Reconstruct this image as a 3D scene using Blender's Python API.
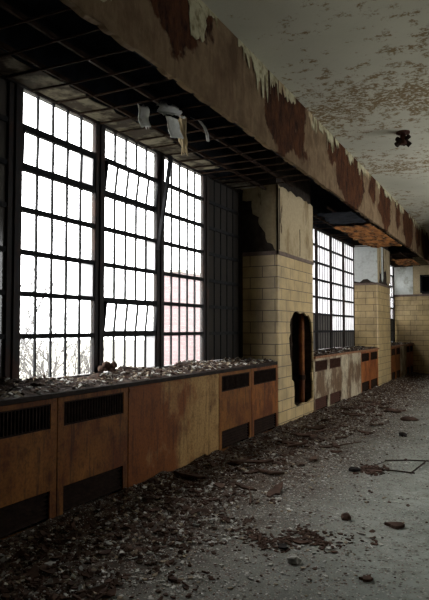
import bpy, bmesh, math, random
from math import sin, cos, pi, radians
from mathutils import Vector, Matrix, noise

# ------------------------------------------------------------------ clear
for o in list(bpy.data.objects):
    bpy.data.objects.remove(o)
scene = bpy.context.scene
COL = scene.collection
rnd = random.Random(7)

# ------------------------------------------------------------------ camera
cam_d = bpy.data.cameras.new('camera')
cam_d.sensor_fit = 'VERTICAL'
cam_d.sensor_height = 36.0
cam_d.lens = 606.5 / 600 * 36
cam_d.clip_start = 0.05
cam_d.clip_end = 300
cam = bpy.data.objects.new('camera', cam_d)
cam.location = (3.2, 0, 1.5)
cam.rotation_euler = (pi / 2 + 0.0464, 0, 0.4666)
COL.objects.link(cam)
scene.camera = cam

# ------------------------------------------------------------------ sky, exposure
SKY = 15.0
world = bpy.data.worlds.new('overcast_sky')
scene.world = world
world.use_nodes = True
wn = world.node_tree
wn.nodes.clear()
wo = wn.nodes.new('ShaderNodeOutputWorld')
wb = wn.nodes.new('ShaderNodeBackground')
wb.inputs[0].default_value = (1.0, 0.985, 0.95, 1)
wb.inputs[1].default_value = SKY
wn.links.new(wb.outputs[0], wo.inputs[0])
vs = scene.view_settings
vs.view_transform = 'Standard'
vs.look = 'None'
vs.gamma = 1.0
vs.use_curve_mapping = False
vs.exposure = 0.0
scene.cycles.use_denoising = True
scene.cycles.max_bounces = 10
scene.cycles.diffuse_bounces = 6
scene.cycles.transparent_max_bounces = 16
scene.cycles.caustics_reflective = False
scene.cycles.caustics_refractive = False
scene.cycles.sample_clamp_indirect = 6.0


def portal(loc, sx, sy, rot):
    d = bpy.data.lights.new('sky_portal', 'AREA')
    d.shape = 'RECTANGLE'
    d.size = sx
    d.size_y = sy
    d.cycles.is_portal = True
    o = bpy.data.objects.new('sky_portal', d)
    o.location = loc
    o.rotation_euler = rot
    COL.objects.link(o)


XR = 6.5            # far side of the room
HC = 4.42           # ceiling height
# (start, end) of the window bays along the room
BAYS = [(2.70, 8.45), (10.17, 15.50), (17.17, 21.10)]
PIERS = [(8.45, 10.17), (15.50, 17.17)]
YE = 21.10          # end wall
YB = -4.0           # wall behind
RB = [(9.6, 14.4)]
for a, b in BAYS:
    portal((-0.95, (a + b) / 2, 2.3), 2.6, b - a, (0, -pi / 2, 0))
for a, b in RB:
    portal((XR + 0.4, (a + b) / 2, 2.3), 2.6, b - a, (0, pi / 2, 0))


# ------------------------------------------------------------------ materials
class NT:
    def __init__(self, name):
        self.m = bpy.data.materials.new(name)
        self.m.use_nodes = True
        self.t = self.m.node_tree
        self.t.nodes.clear()
        self.out = self.n('ShaderNodeOutputMaterial')
        self._co = None

    def n(self, kind, **kw):
        x = self.t.nodes.new(kind)
        for k, v in kw.items():
            setattr(x, k, v)
        return x

    def l(self, a, b):
        self.t.links.new(a, b)

    def put(self, sock, v):
        if hasattr(v, 'is_output') or isinstance(v, bpy.types.NodeSocket):
            self.l(v, sock)
        else:
            if sock.type == 'RGBA' and len(v) == 3:
                v = (*v, 1)
            sock.default_value = v

    def co(self):
        if self._co is None:
            g = self.n('ShaderNodeNewGeometry')
            self._co = g.outputs['Position']
        return self._co

    def scaled(self, s):
        v = self.n('ShaderNodeVectorMath', operation='MULTIPLY')
        self.l(self.co(), v.inputs[0])
        v.inputs[1].default_value = s
        return v.outputs[0]

    def noise(self, scale, detail=6, rough=.6, stretch=None, off=0.0, dist=0.0):
        t = self.n('ShaderNodeTexNoise')
        t.inputs['Scale'].default_value = scale
        t.inputs['Detail'].default_value = detail
        t.inputs['Roughness'].default_value = rough
        t.inputs['Distortion'].default_value = dist
        src = self.scaled(stretch) if stretch else self.co()
        if off:
            a = self.n('ShaderNodeVectorMath', operation='ADD')
            self.l(src, a.inputs[0])
            a.inputs[1].default_value = (off, off * .7, off * 1.3)
            src = a.outputs[0]
        self.l(src, t.inputs['Vector'])
        return t.outputs['Fac']

    def ramp(self, fac, stops, interp='LINEAR'):
        r = self.n('ShaderNodeValToRGB')
        cr = r.color_ramp
        cr.interpolation = interp
        while len(cr.elements) < len(stops):
            cr.elements.new(0.5)
        for e, (p, c) in zip(cr.elements, stops):
            e.position = p
            if not isinstance(c, (tuple, list)):
                c = (c, c, c)
            e.color = (*c[:3], 1)
        self.l(fac, r.inputs[0])
        return r.outputs[0]

    def step(self, fac, lo, hi):
        m = self.n('ShaderNodeMapRange')
        m.inputs['From Min'].default_value = lo
        m.inputs['From Max'].default_value = hi
        m.clamp = True
        self.l(fac, m.inputs['Value'])
        return m.outputs[0]

    def mix(self, fac, a, b, mode='MIX'):
        m = self.n('ShaderNodeMix', data_type='RGBA', blend_type=mode)
        self.put(m.inputs[0], fac)
        self.put(m.inputs[6], a)
        self.put(m.inputs[7], b)
        return m.outputs[2]

    def math(self, op, a, b=0.0):
        m = self.n('ShaderNodeMath', operation=op)
        self.put(m.inputs[0], a)
        self.put(m.inputs[1], b)
        return m.outputs[0]

    def bump(self, h, strength=.4, dist=.01):
        b = self.n('ShaderNodeBump')
        b.inputs['Strength'].default_value = strength
        b.inputs['Distance'].default_value = dist
        self.l(h, b.inputs['Height'])
        return b.outputs[0]

    def pbr(self, col, rough=.8, metal=0.0, normal=None, spec=.06):
        p = self.n('ShaderNodeBsdfPrincipled')
        self.put(p.inputs['Base Color'], col)
        self.put(p.inputs['Roughness'], rough)
        self.put(p.inputs['Metallic'], metal)
        p.inputs['Specular IOR Level'].default_value = spec
        if normal is not None:
            self.l(normal, p.inputs['Normal'])
        self.l(p.outputs[0], self.out.inputs[0])
        return self.m

    def xyz(self):
        s = self.n('ShaderNodeSeparateXYZ')
        self.l(self.co(), s.inputs[0])
        return s.outputs


def flat(name, c, rough=.85, var=.35, scale=14, metal=0.0):
    t = NT(name)
    n = t.noise(scale)
    col = t.mix(t.step(n, .3, .7), tuple(x * (1 - var) for x in c), tuple(min(1, x * (1 + var)) for x in c))
    return t.pbr(col, rough, metal, t.bump(n, .3, .01))


def two_tone(name, a, b, scale, lo, hi, stretch=None, rough=.85, bump=.4, fine=30, fvar=.3, off=0.0, extra=None):
    """material b shows through a where a noise is above the threshold"""
    t = NT(name)
    n = t.noise(scale, 8, .62, stretch, off)
    f = t.noise(fine, 4, .6, None, off + 3)
    k = t.step(n, lo, hi)
    col = t.mix(k, a, b)
    if extra:
        ec, es, elo, ehi, est = extra
        col = t.mix(t.step(t.noise(es, 6, .6, est, off + 9), elo, ehi), col, ec)
    col = t.mix(fvar, col, t.ramp(f, [(.25, .15), (.75, 1.0)]), 'MULTIPLY')
    return t.pbr(col, rough, 0, t.bump(t.math('ADD', k, f), bump, .006))


M = {}
# floor: grey worn concrete with brown dirt, painted shade and fine crumbs near the window wall
def ground_mat(name, dirt_only):
    t = NT(name)
    X, Y, Z = t.xyz()
    n1 = t.noise(1.1, 7, .6)
    n2 = t.noise(7, 8, .7)
    n3 = t.noise(60, 4, .7)
    base = t.ramp(n1, [(.3, (.20, .22, .195)), (.5, (.29, .31, .275)), (.7, (.37, .385, .34))])
    base = t.mix(t.step(n2, .42, .75), base, (.13, .13, .115))
    edge = t.math('ADD', X, t.math('MULTIPLY', t.math('SUBTRACT', n2, .5), 1.9))
    edge = t.math('ADD', edge, t.math('MULTIPLY', t.math('SUBTRACT', n1, .5), 1.1))
    dirt = t.step(edge, 2.3, .9)  # real dirt, spread wider and darker to carry the shade by the wall
    brown = t.mix(n3, (.022, .015, .011), (.090, .058, .042))
    base = t.mix(t.math('MULTIPLY', dirt, .93), base, brown)
    for sc, col, p in ((70, (.44, .43, .39), .12), (110, (.34, .31, .25), .2), (48, (.05, .032, .024), .16), (90, (.13, .065, .045), .14)):
        v = t.n('ShaderNodeTexVoronoi')
        v.inputs['Scale'].default_value = sc
        t.l(t.co(), v.inputs['Vector'])
        sp = t.n('ShaderNodeSeparateColor')
        t.l(v.outputs['Color'], sp.inputs[0])
        k = t.math('LESS_THAN', sp.outputs[0], t.math('MULTIPLY', t.step(n2, .3, .65), p))
        k = t.math('MULTIPLY', k, t.math('LESS_THAN', v.outputs['Distance'], .55))
        k = t.math('MULTIPLY', k, t.step(X, 4.6, 1.6))
        base = t.mix(k, base, col)
    return t.pbr(base, .88, 0, t.bump(t.math('ADD', n2, n3), .7, .012))


M['floor'] = ground_mat('worn_concrete', False)
M['dirt_floor'] = M['floor']

# ceiling: pale greenish paint, brown where it flaked off
t = NT('flaking_ceiling_paint')
n1 = t.noise(.55, 4, .5)
n2 = t.noise(5.2, 9, .74)
n3 = t.noise(22, 5, .6)
paint = t.ramp(n1, [(.3, (.47, .465, .375)), (.7, (.64, .62, .52))])
mask = t.math('ADD', n2, t.math('MULTIPLY', t.math('SUBTRACT', n1, .5), .55))
k = t.step(mask, .515, .58)
k = t.math('MULTIPLY', k, t.step(n3, .40, .50))
col = t.mix(k, paint, t.mix(n3, (.13, .085, .042), (.36, .27, .155)))
M['ceiling'] = t.pbr(col, .9, 0, t.bump(t.math('SUBTRACT', n3, k), .5, .008))

# beam: brown plaster, rust dark patches, dirty streaks
t = NT('water_stained_plaster')
X, Y, Z = t.xyz()
nb = t.noise(2.2, 7, .6)
ns = t.noise(3, 6, .6, (1, 3, .6), 5)
fine = t.ramp(t.noise(9, 8, .7, (1, 1, .5)), [(.35, 0.0), (.65, 1.0)])
col = t.ramp(nb, [(.32, (.085, .054, .030)), (.52, (.185, .130, .076)), (.70, (.105, .066, .036))])
col = t.mix(t.math('MULTIPLY', t.step(ns, .5, .7), .6), col, (.09, .05, .03))
wob = t.math('MULTIPLY', t.math('SUBTRACT', t.noise(3.5, 6, .6, None, 2), .5), .9)


def patch(cy, w, z0):
    """bare rusty strip between two faces of plaster, tapering downwards"""
    d = t.math('ABSOLUTE', t.math('SUBTRACT', Y, cy))
    d = t.math('SUBTRACT', d, w)
    low = t.math('MULTIPLY', t.math('MAXIMUM', t.math('SUBTRACT', z0 + .35, Z), 0.0), 1.6)
    return t.step(t.math('ADD', t.math('ADD', d, low), wob), .06, -.02)


for cy, w, z0 in [(4.25, .62, 3.78), (6.75, .55, 3.5), (7.35, .25, 3.4), (8.9, .30, 3.75), (10.0, .9, 3.5), (11.7, .25, 3.7), (12.9, .6, 3.5), (14.4, .3, 3.6), (15.8, .8, 3.5), (17.4, .4, 3.5), (19.0, .8, 3.5)]:
    col = t.mix(patch(cy, w, z0), col, t.mix(fine, (.014, .007, .005), (.085, .032, .013)))
M['beam'] = t.pbr(col, .9, 0, t.bump(t.math('ADD', fine, nb), .5, .012))

M['near_black'] = flat('near_black_concrete', (.016, .018, .023), .95, .4, 6)  # near-black tone; on recess slab and beam back it stands for shade
M['wall'] = two_tone('grimy_wall_plaster', (.10, .09, .075), (.05, .045, .04), 2, .45, .6)
M['wall_far'] = two_tone('pale_room_plaster', (.40, .38, .32), (.16, .13, .10), 1.4, .56, .62)

# glazed tile facing of the piers
t = NT('glazed_buff_tile')
X, Y, Z = t.xyz()
cmb = t.n('ShaderNodeCombineXYZ')
t.l(t.math('ADD', X, Y), cmb.inputs[0])
t.l(t.math('SUBTRACT', Z, 2.6), cmb.inputs[1])
bt = t.n('ShaderNodeTexBrick')
t.l(cmb.outputs[0], bt.inputs['Vector'])
bt.inputs['Scale'].default_value = 1.0
bt.inputs['Brick Width'].default_value = .40
bt.inputs['Row Height'].default_value = .1675
bt.inputs['Mortar Size'].default_value = .006
bt.inputs['Mortar Smooth'].default_value = .1
bt.inputs['Color1'].default_value = (.48, .35, .165, 1)
bt.inputs['Color2'].default_value = (.54, .40, .20, 1)
bt.inputs['Mortar'].default_value = (.07, .05, .03, 1)
g = t.noise(2.5, 7, .65)
col = t.mix(t.step(g, .40, .75), bt.outputs[0], t.mix(.65, bt.outputs[0], (.12, .09, .05)))
col = t.mix(t.math('MULTIPLY', t.step(t.noise(4, 5, .6, (2.5, 2.5, .3), 4), .55, .75), .45), col, (.10, .07, .04))
inv = t.math('SUBTRACT', 1.0, bt.outputs['Fac'])
M['tile'] = t.pbr(col, .42, 0, t.bump(inv, .5, .004), .4)

M['tile_trim'] = flat('brown_glazed_trim', (.15, .11, .09), .5, .3, 8)
M['plaster'] = two_tone('peeling_cream_plaster', (.46, .37, .23), (.26, .19, .10), 2.6, .5, .68, (1, 1, .5), .9, .4, 20, .35, 0.0,
                        ((.10, .07, .045), 5, .62, .66, (1, 1, .25)))
M['plaster_pale'] = two_tone('pale_blue_grey_plaster', (.60, .63, .60), (.34, .34, .29), 3.0, .52, .66, None, .9, .4, 20, .25, 2.0)
M['plaster_core'] = flat('bare_brown_render', (.050, .040, .033), .95, .4, 9)

# rust painted metal of the radiator covers
def rust(name, paint, rustc, lo, hi, streak=.5, off=0.0, dark=(.030, .014, .007), worn=None):
    t = NT(name)
    n1 = t.noise(2.2, 8, .66, (1, 1, .8), off)
    n2 = t.noise(7, 8, .7, (2.6, 2.6, .22), off + 4)
    f = t.noise(45, 4, .65, None, off)
    if worn:        # rust has eaten one end of the panel more than the other
        n1 = t.math('ADD', n1, t.math('MULTIPLY', t.math('SUBTRACT', worn, t.xyz()[1]), .22))
    n4 = t.noise(5, 9, .72, (1, 1, .7), off + 21)
    col = t.mix(t.step(n1, lo, hi), paint, rustc)
    col = t.mix(t.math('MULTIPLY', t.step(n4, .50, .66), .7), col, tuple(x * .45 for x in rustc))
    col = t.mix(t.math('MULTIPLY', t.step(n2, .52, .64), streak * .8), col, dark)
    col = t.mix(t.math('MULTIPLY', t.step(f, .45, .7), .5), col, dark)
    return t.pbr(col, .62, 0, t.bump(f, .35, .004), .12)


M['cover_a'] = rust('rusting_ochre_enamel', (.26, .105, .018), (.125, .034, .006), .38, .62, .8)
M['cover_b'] = rust('rust_brown_enamel', (.27, .095, .018), (.12, .033, .007), .42, .58, .75, 11)
M['cover_c'] = rust('blistered_ochre_enamel', (.40, .24, .085), (.20, .060, .010), .42, .60, .6, 23, worn=5.75)
M['cover_d'] = rust('flaking_grey_cream_enamel', (.42, .36, .25), (.13, .08, .045), .46, .58, .8, 31)
M['cover_e'] = rust('orange_rust_enamel', (.30, .105, .03), (.16, .045, .014), .40, .6, .6, 41)
M['grille'] = flat('blackened_grille', (.022, .013, .009), .8, .4, 20)
M['grille_red'] = flat('red_brown_grille', (.06, .028, .02), .8, .4, 20)
M['slot'] = flat('black_inside', (.006, .006, .006), .95, .2, 5)
M['sill'] = flat('dark_stone_sill', (.026, .019, .016), .7, .4, 12)
M['sill_far'] = flat('rusty_sill_edge', (.20, .10, .055), .7, .4, 12)
M['iron'] = flat('black_window_iron', (.014, .014, .015), .7, .4, 25)
M['iron_rust'] = rust('rusting_window_iron', (.016, .015, .015), (.05, .02, .012), .54, .68)
M['rod'] = flat('rusty_rod', (.026, .015, .010), .8, .5, 12)
M['rust_sheet'] = rust('rust_red_lath', (.42, .16, .045), (.16, .05, .018), .42, .60, .5, 17)
M['lath'] = two_tone('torn_rusty_lath', (.46, .19, .055), (.030, .014, .008), 3.2, .40, .62, (2.2, .7, 1), .9, .6, 24, .55, 0.0,
                     ((.50, .33, .16), 6, .60, .68, (2.5, .6, 1)))
M['strip'] = two_tone('dirty_soffit_board', (.20, .175, .13), (.05, .038, .028), 4, .42, .55)
M['paint'] = two_tone('curling_cream_paint', (.44, .41, .27), (.20, .17, .09), 7, .46, .62)
M['white'] = two_tone('grubby_white_sheet', (.62, .63, .60), (.32, .31, .28), 9, .52, .66)
M['pale_flake'] = flat('pale_paint_flake', (.44, .43, .39), .9, .35, 9)
M['tan_flake'] = flat('tan_plaster_flake', (.27, .22, .155), .9, .4, 9)
M['brown_flake'] = flat('rotten_brown_flake', (.075, .046, .034), .95, .5, 9)
M['red_flake'] = flat('red_brown_scale', (.068, .040, .028), .95, .4, 9)
M['black_flake'] = flat('black_crust', (.02, .017, .016), .95, .4, 9)
M['dirt'] = two_tone('crumbly_brown_dirt', (.040, .027, .021), (.085, .058, .043), 9, .45, .62, None, .95, .9, 45, .5)
M['bark'] = flat('bare_twig_bark', (.05, .042, .04), .9, .3, 20)
M['earth'] = two_tone('pale_yard_ground', (.32, .31, .27), (.22, .22, .17), .6, .45, .6)

t = NT('outside_brick')
X, Y, Z = t.xyz()
cmb = t.n('ShaderNodeCombineXYZ')
t.l(Y, cmb.inputs[0])
t.l(Z, cmb.inputs[1])
bt = t.n('ShaderNodeTexBrick')
t.l(cmb.outputs[0], bt.inputs['Vector'])
bt.inputs['Scale'].default_value = 1.0
bt.inputs['Brick Width'].default_value = .45
bt.inputs['Row Height'].default_value = .16
bt.inputs['Mortar Size'].default_value = .015
bt.inputs['Color1'].default_value = (.15, .105, .11, 1)
bt.inputs['Color2'].default_value = (.125, .085, .09, 1)
bt.inputs['Mortar'].default_value = (.15, .12, .12, 1)
M['brick'] = t.pbr(bt.outputs[0], .9)


def glass(name, clear, tint, dirt_c, lo, hi, st=(1, 9, .9)):
    """thin pane: mostly see-through, grime streaks take the rest"""
    t = NT(name)
    n = t.noise(3.2, 6, .65, st)
    k = t.step(n, lo, hi)
    tr = t.n('ShaderNodeBsdfTransparent')
    tr.inputs[0].default_value = (*tint, 1)
    d = t.n('ShaderNodeBsdfDiffuse')
    d.inputs[0].default_value = (*dirt_c, 1)
    tl = t.n('ShaderNodeBsdfTranslucent')
    tl.inputs[0].default_value = (*dirt_c, 1)
    m1 = t.n('ShaderNodeMixShader')
    m1.inputs[0].default_value = .55
    t.l(d.outputs[0], m1.inputs[1])
    t.l(tl.outputs[0], m1.inputs[2])
    m2 = t.n('ShaderNodeMixShader')
    t.l(t.math('ADD', t.math('MULTIPLY', k, 1 - clear - .02), clear), m2.inputs[0])
    t.l(tr.outputs[0], m2.inputs[1])
    t.l(m1.outputs[0], m2.inputs[2])
    gl = t.n('ShaderNodeBsdfGlossy')
    gl.inputs[1].default_value = .15
    m3 = t.n('ShaderNodeMixShader')
    m3.inputs[0].default_value = .04
    t.l(m2.outputs[0], m3.inputs[1])
    t.l(gl.outputs[0], m3.inputs[2])
    t.l(m3.outputs[0], t.out.inputs[0])
    return t.m


M['glass'] = glass('dusty_window_glass', .06, (.97, .98, 1), (.5, .5, .48), .62, .9)
M['glass_streak'] = glass('streaked_window_glass', .80, (.72, .73, .76), (.66, .66, .68), .36, .66)
M['glass_dark'] = glass('soot_blacked_glass', .99, (.15, .15, .15), (.042, .039, .036), .2, .5)
M['glass_black'] = glass('soot_streaked_glass', .95, (.12, .12, .12), (.10, .095, .09), .42, .6, (1, 14, .6))


# ------------------------------------------------------------------ mesh helpers
class MB:
    def __init__(self):
        self.v, self.f, self.mi = [], [], []

    def add(self, vs_, fs, mi=0, mat=None):
        k = len(self.v)
        for p in vs_:
            p = Vector(p)
            self.v.append(mat @ p if mat else p)
        for f in fs:
            self.f.append([i + k for i in f])
            self.mi.append(mi)
        return self

    def box(self, a, b, mi=0, mat=None):
        x0, y0, z0 = a
        x1, y1, z1 = b
        return self.add([(x0, y0, z0), (x1, y0, z0), (x1, y1, z0), (x0, y1, z0), (x0, y0, z1), (x1, y0, z1), (x1, y1, z1), (x0, y1, z1)],
                        [(0, 3, 2, 1), (4, 5, 6, 7), (0, 1, 5, 4), (1, 2, 6, 5), (2, 3, 7, 6), (3, 0, 4, 7)], mi, mat)

    def tube(self, pts, r, n=7, mi=0, r1=None, cap=True):
        pts = [Vector(p) for p in pts]
        k = len(self.v)
        m = len(pts)
        for i, p in enumerate(pts):
            d = (pts[min(i + 1, m - 1)] - pts[max(i - 1, 0)]).normalized()
            a = d.cross(Vector((0, 0, 1)))
            if a.length < 1e-3:
                a = d.cross(Vector((1, 0, 0)))
            a.normalize()
            b = d.cross(a)
            rr = r if r1 is None else r + (r1 - r) * i / (m - 1)
            for j in range(n):
                w = 2 * pi * j / n
                self.v.append(p + a * cos(w) * rr + b * sin(w) * rr)
        for i in range(m - 1):
            for j in range(n):
                self.f.append([k + i * n + j, k + i * n + (j + 1) % n, k + (i + 1) * n + (j + 1) % n, k + (i + 1) * n + j])
                self.mi.append(mi)
        if cap:
            self.f.append([k + j for j in range(n)][::-1])
            self.f.append([k + (m - 1) * n + j for j in range(n)])
            self.mi += [mi, mi]
        return self

    def prism(self, poly, fn, t0, t1, mi=0):
        """poly: 2-D outline; fn(u, v, w) gives the 3-D point; extruded from t0 to t1"""
        n = len(poly)
        vs_ = [fn(u, v, t0) for u, v in poly] + [fn(u, v, t1) for u, v in poly]
        fs = [list(range(n))[::-1], [n + i for i in range(n)]] + [[i, (i + 1) % n, n + (i + 1) % n, n + i] for i in range(n)]
        return self.add(vs_, fs, mi)

    def build(self, name, mats, parent=None, smooth=False):
        me = bpy.data.meshes.new(name)
        me.from_pydata(self.v, [], self.f)
        if not isinstance(mats, (list, tuple)):
            mats = [mats]
        for m in mats:
            me.materials.append(m)
        me.polygons.foreach_set('material_index', self.mi)
        bm = bmesh.new()
        bm.from_mesh(me)
        bmesh.ops.recalc_face_normals(bm, faces=bm.faces)
        bm.to_mesh(me)
        bm.free()
        if smooth:
            me.polygons.foreach_set('use_smooth', [True] * len(me.polygons))
        me.update()
        o = bpy.data.objects.new(name, me)
        COL.objects.link(o)
        if parent:
            o.parent = parent
        return o


def tag(o, label=None, cat=None, group=None, kind=None):
    if label:
        o['label'] = label
    if cat:
        o['category'] = cat
    if group:
        o['group'] = group
    if kind:
        o['kind'] = kind
    return o


def empty(name, loc=(0, 0, 0), **kw):
    o = bpy.data.objects.new(name, None)
    o.empty_display_size = .1
    COL.objects.link(o)
    return tag(o, **kw)


def bevel(o, w=.004, seg=2):
    m = o.modifiers.new('edge', 'BEVEL')
    m.width = w
    m.segments = seg
    m.limit_method = 'ANGLE'
    m.angle_limit = radians(40)
    return o


def struct(name, mb, m, label=None, cat=None):
    return tag(mb.build(name, m), label, cat, kind='structure')


def jag(a, b, n, amp, r=rnd):
    """points from a to b, n steps, wandering sideways by up to amp"""
    out = []
    d = (Vector(b) - Vector(a))
    nrm = Vector((-d.y, d.x)).normalized()
    for i in range(1, n):
        p = Vector(a) + d * (i + r.uniform(-.35, .35)) / n + nrm * r.uniform(-amp, amp)
        out.append((p.x, p.y))
    return out


# ------------------------------------------------------------------ the setting
fl = MB()
nx, ny = 30, 90
fv = []
for j in range(ny + 1):
    for i in range(nx + 1):
        x = -.3 + (XR + .3) * i / nx
        y = YB + (YE - YB) * j / ny
        fv.append((x, y, 0))
fl.add(fv, [(j * (nx + 1) + i, j * (nx + 1) + i + 1, (j + 1) * (nx + 1) + i + 1, (j + 1) * (nx + 1) + i) for j in range(ny) for i in range(nx)])
fl.box((-.9, YB - .3, -.3), (XR + .3, YE + .3, -.01))
struct('floor', fl, M['floor'], 'grey worn concrete floor with brown dirt and painted shade along the windows', 'floor')

struct('ceiling_recess_shade', MB().box((-.66, YB, HC - .05), (.655, YE, HC + .01)), M['near_black'], 'slab above the open grid of the window recesses, painted near-black as shade', 'ceiling')  # slab added in near-black, painting the shade of the open void
struct('ceiling', MB().box((-.9, YB - .3, HC), (XR + .3, YE + 2.5, HC + .3)), M['ceiling'],
       'pale greenish ceiling with brown patches of flaked paint', 'ceiling')

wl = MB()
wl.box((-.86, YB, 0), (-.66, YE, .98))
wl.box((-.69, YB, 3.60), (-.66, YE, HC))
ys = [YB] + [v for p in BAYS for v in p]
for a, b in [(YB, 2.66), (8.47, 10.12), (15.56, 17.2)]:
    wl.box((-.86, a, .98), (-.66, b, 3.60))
struct('wall_left', wl, M['near_black'], 'near-black wall around the big windows', 'wall')

wr = MB()
wr.box((XR, YB, 0), (XR + .25, YE, 1.0)).box((XR, YB, 3.6), (XR + .25, YE, HC))
e = [YB] + [v for p in RB for v in p] + [YE]
for a, b in zip(e[0::2], e[1::2]):
    wr.box((XR, a, 1.0), (XR + .25, b, 3.6))
struct('wall_right', wr, M['wall_far'], 'pale wall on the side opposite the windows', 'wall')
struct('wall_back', MB().box((-.86, YB - .25, 0), (XR + .25, YB, HC)), M['wall_far'], 'pale wall closing the near end of the ward', 'wall')

struct('wall_light_blocker', MB().box((1.9, 16.6, 0), (XR, 16.8, HC)), M['wall_far'], 'unseen cross wall added to keep window light off the end wall', 'wall')  # added out of view to block the right window's light from the end wall
# end wall, tiled below, plastered above, dark opening high up
we = MB()
ox0, ox1, oz0, oz1 = .30, 1.30, 2.72, 3.22
we.box((-.66, YE, 0), (ox0, YE + .25, HC)).box((ox1, YE, 0), (XR, YE + .25, HC))
we.box((ox0, YE, 0), (ox1, YE + .25, oz0)).box((ox0, YE, oz1), (ox1, YE + .25, HC))
we.box((ox0, YE + .22, oz0), (ox1, YE + .25, oz1), 1)
wend = struct('wall_end', we, [M['plaster_core'], M['slot']], 'dim end wall, tiled below and grey plaster above', 'wall')
MB().box((-.60, YE - .02, 0), (XR, YE, 2.56)).build('tile_facing', M['tile'], wend)
MB().box((-.60, YE - .035, 2.56), (XR, YE, 2.63)).build('tile_trim', M['tile_trim'], wend)
pp = MB()
pp.box((-.60, YE - .015, 2.63), (.02, YE, 3.56), 0)
pp.box((.02, YE - .012, 2.63), (ox0, YE, 3.9), 1).box((ox0, YE - .012, oz1), (XR, YE, 3.9), 1)
pp.box((ox1, YE - .012, 2.63), (XR, YE, oz1), 1)
pp.build('plaster_coat', [M['plaster_pale'], M['plaster']], wend)
fr = MB()
fr.box((ox0 - .05, YE - .05, oz0 - .05), (ox1 + .05, YE + .03, oz0)).box((ox0 - .05, YE - .05, oz1), (ox1 + .05, YE + .03, oz1 + .05))
fr.box((ox0 - .05, YE - .05, oz0), (ox0, YE + .03, oz1)).box((ox1, YE - .05, oz0), (ox1 + .05, YE + .03, oz1))
fr.build('vent_frame', M['iron'], wend)

# long downstand beam in front of the window recesses
beam = struct('beam', MB().box((.68, YB, 3.56), (.716, YE, HC + .02)).box((.655, YB, 3.565), (.68, YE, HC + .02), 1), [M['beam'], M['near_black']],  # second box: back face painted dark for the shade behind the beam
              'long brown water-stained beam running above the windows', 'beam')
# ragged bottom edge and curling paint along its top
for i in range(64):
    y = 3.1 + i * .285 + rnd.uniform(-.1, .1)
    if rnd.random() < .25 or y > YE - .4:
        continue
    w = rnd.uniform(.12, .42)
    h = rnd.uniform(.06, .26) * (1.0 if rnd.random() < .75 else 1.9)
    poly = [(y, HC - .001), (y + w, HC - .001)]
    k = max(4, int(w / .035))
    for q in range(k + 1):
        u = y + w - w * q / k
        poly.append((u + rnd.uniform(-.01, .01), HC - h * (rnd.uniform(.2, .6) if rnd.random() < .6 else rnd.uniform(.6, 1.0))))
    lift = rnd.uniform(.004, .03)

    def fn(u, v, w_, lift=lift, h=h):
        s = (HC - v) / h
        return (.717 + w_ + lift * s * s, u, v)
    MB().prism(poly, fn, 0, .003).build('paint_flap', M['paint'] if rnd.random() < .85 else M['plaster'], beam)
for (ya, yb, za, zb) in ((2.96, 3.42, 3.70, 4.0), (4.42, 4.80, 4.02, HC)):
    q = [(ya, zb), (yb, zb)] + jag((yb, zb), (yb - .08, za + .06), 5, .02) + [(yb - .08, za + .06)] + jag((yb - .08, za + .06), (ya + .06, za), 9, .035) + [(ya + .06, za)] + jag((ya + .06, za), (ya, zb), 5, .02)
    MB().prism(q, lambda u, v, w_: (.7165 + w_, u, v), 0, .006).build('paint_flap', M['paint'], beam)
rg = MB()
for i in range(120):
    y = 2.8 + i * .152
    if rnd.random() < .35:
        continue
    w = rnd.uniform(.06, .3)
    h = rnd.uniform(.004, .022)
    rg.prism([(y, 3.562), (y + w, 3.562), (y + w * .8, 3.562 - h * .6), (y + w * .45, 3.562 - h), (y + w * .15, 3.562 - h * .5)],
             lambda u, v, w_: (.661 + w_, u, v), 0, .056)
rg.build('ragged_edge', M['beam'], beam)


# piers between the bays
def tri_plate(outer, hole, fn, t):
    bm = bmesh.new()
    edges = []
    for loop in (outer, hole):
        if not loop:
            continue
        vv = [bm.verts.new(fn(u, v, 0)) for u, v in loop]
        edges += [bm.edges.new((vv[i], vv[(i + 1) % len(vv)])) for i in range(len(vv))]
    bmesh.ops.triangle_fill(bm, use_beauty=True, edges=edges)
    r = bmesh.ops.extrude_face_region(bm, geom=bm.faces[:])
    d = Vector(fn(0, 0, t)) - Vector(fn(0, 0, 0))
    bmesh.ops.translate(bm, vec=d, verts=[g for g in r['geom'] if isinstance(g, bmesh.types.BMVert)])
    bmesh.ops.recalc_face_normals(bm, faces=bm.faces)
    mb = MB()
    bm.verts.index_update()
    mb.add([v.co.copy() for v in bm.verts], [[v.index for v in f.verts] for f in bm.faces])
    bm.free()
    return mb


TT = 2.60   # top of the tile
XF = 0.0    # tile face
HOLE = [(9.143, 1.748), (9.30, 1.775), (9.45, 1.735), (9.666, 1.76), (9.80, 1.70), (9.888, 1.722), (9.98, 1.66), (10.05, 1.599), (10.08, 1.45),
        (10.122, 1.292), (10.10, 1.05), (10.123, .824), (10.06, .72), (10.10, .55), (10.10, .308), (9.85, .26), (9.558, .28), (9.30, .25), (9.147, .308), (9.16, .50),
        (9.133, .654), (9.04, .70), (9.02, .956), (8.97, 1.05), (8.955, 1.15), (8.925, 1.346), (8.985, 1.42), (8.96, 1.55), (8.994, 1.639), (9.06, 1.68)]


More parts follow.
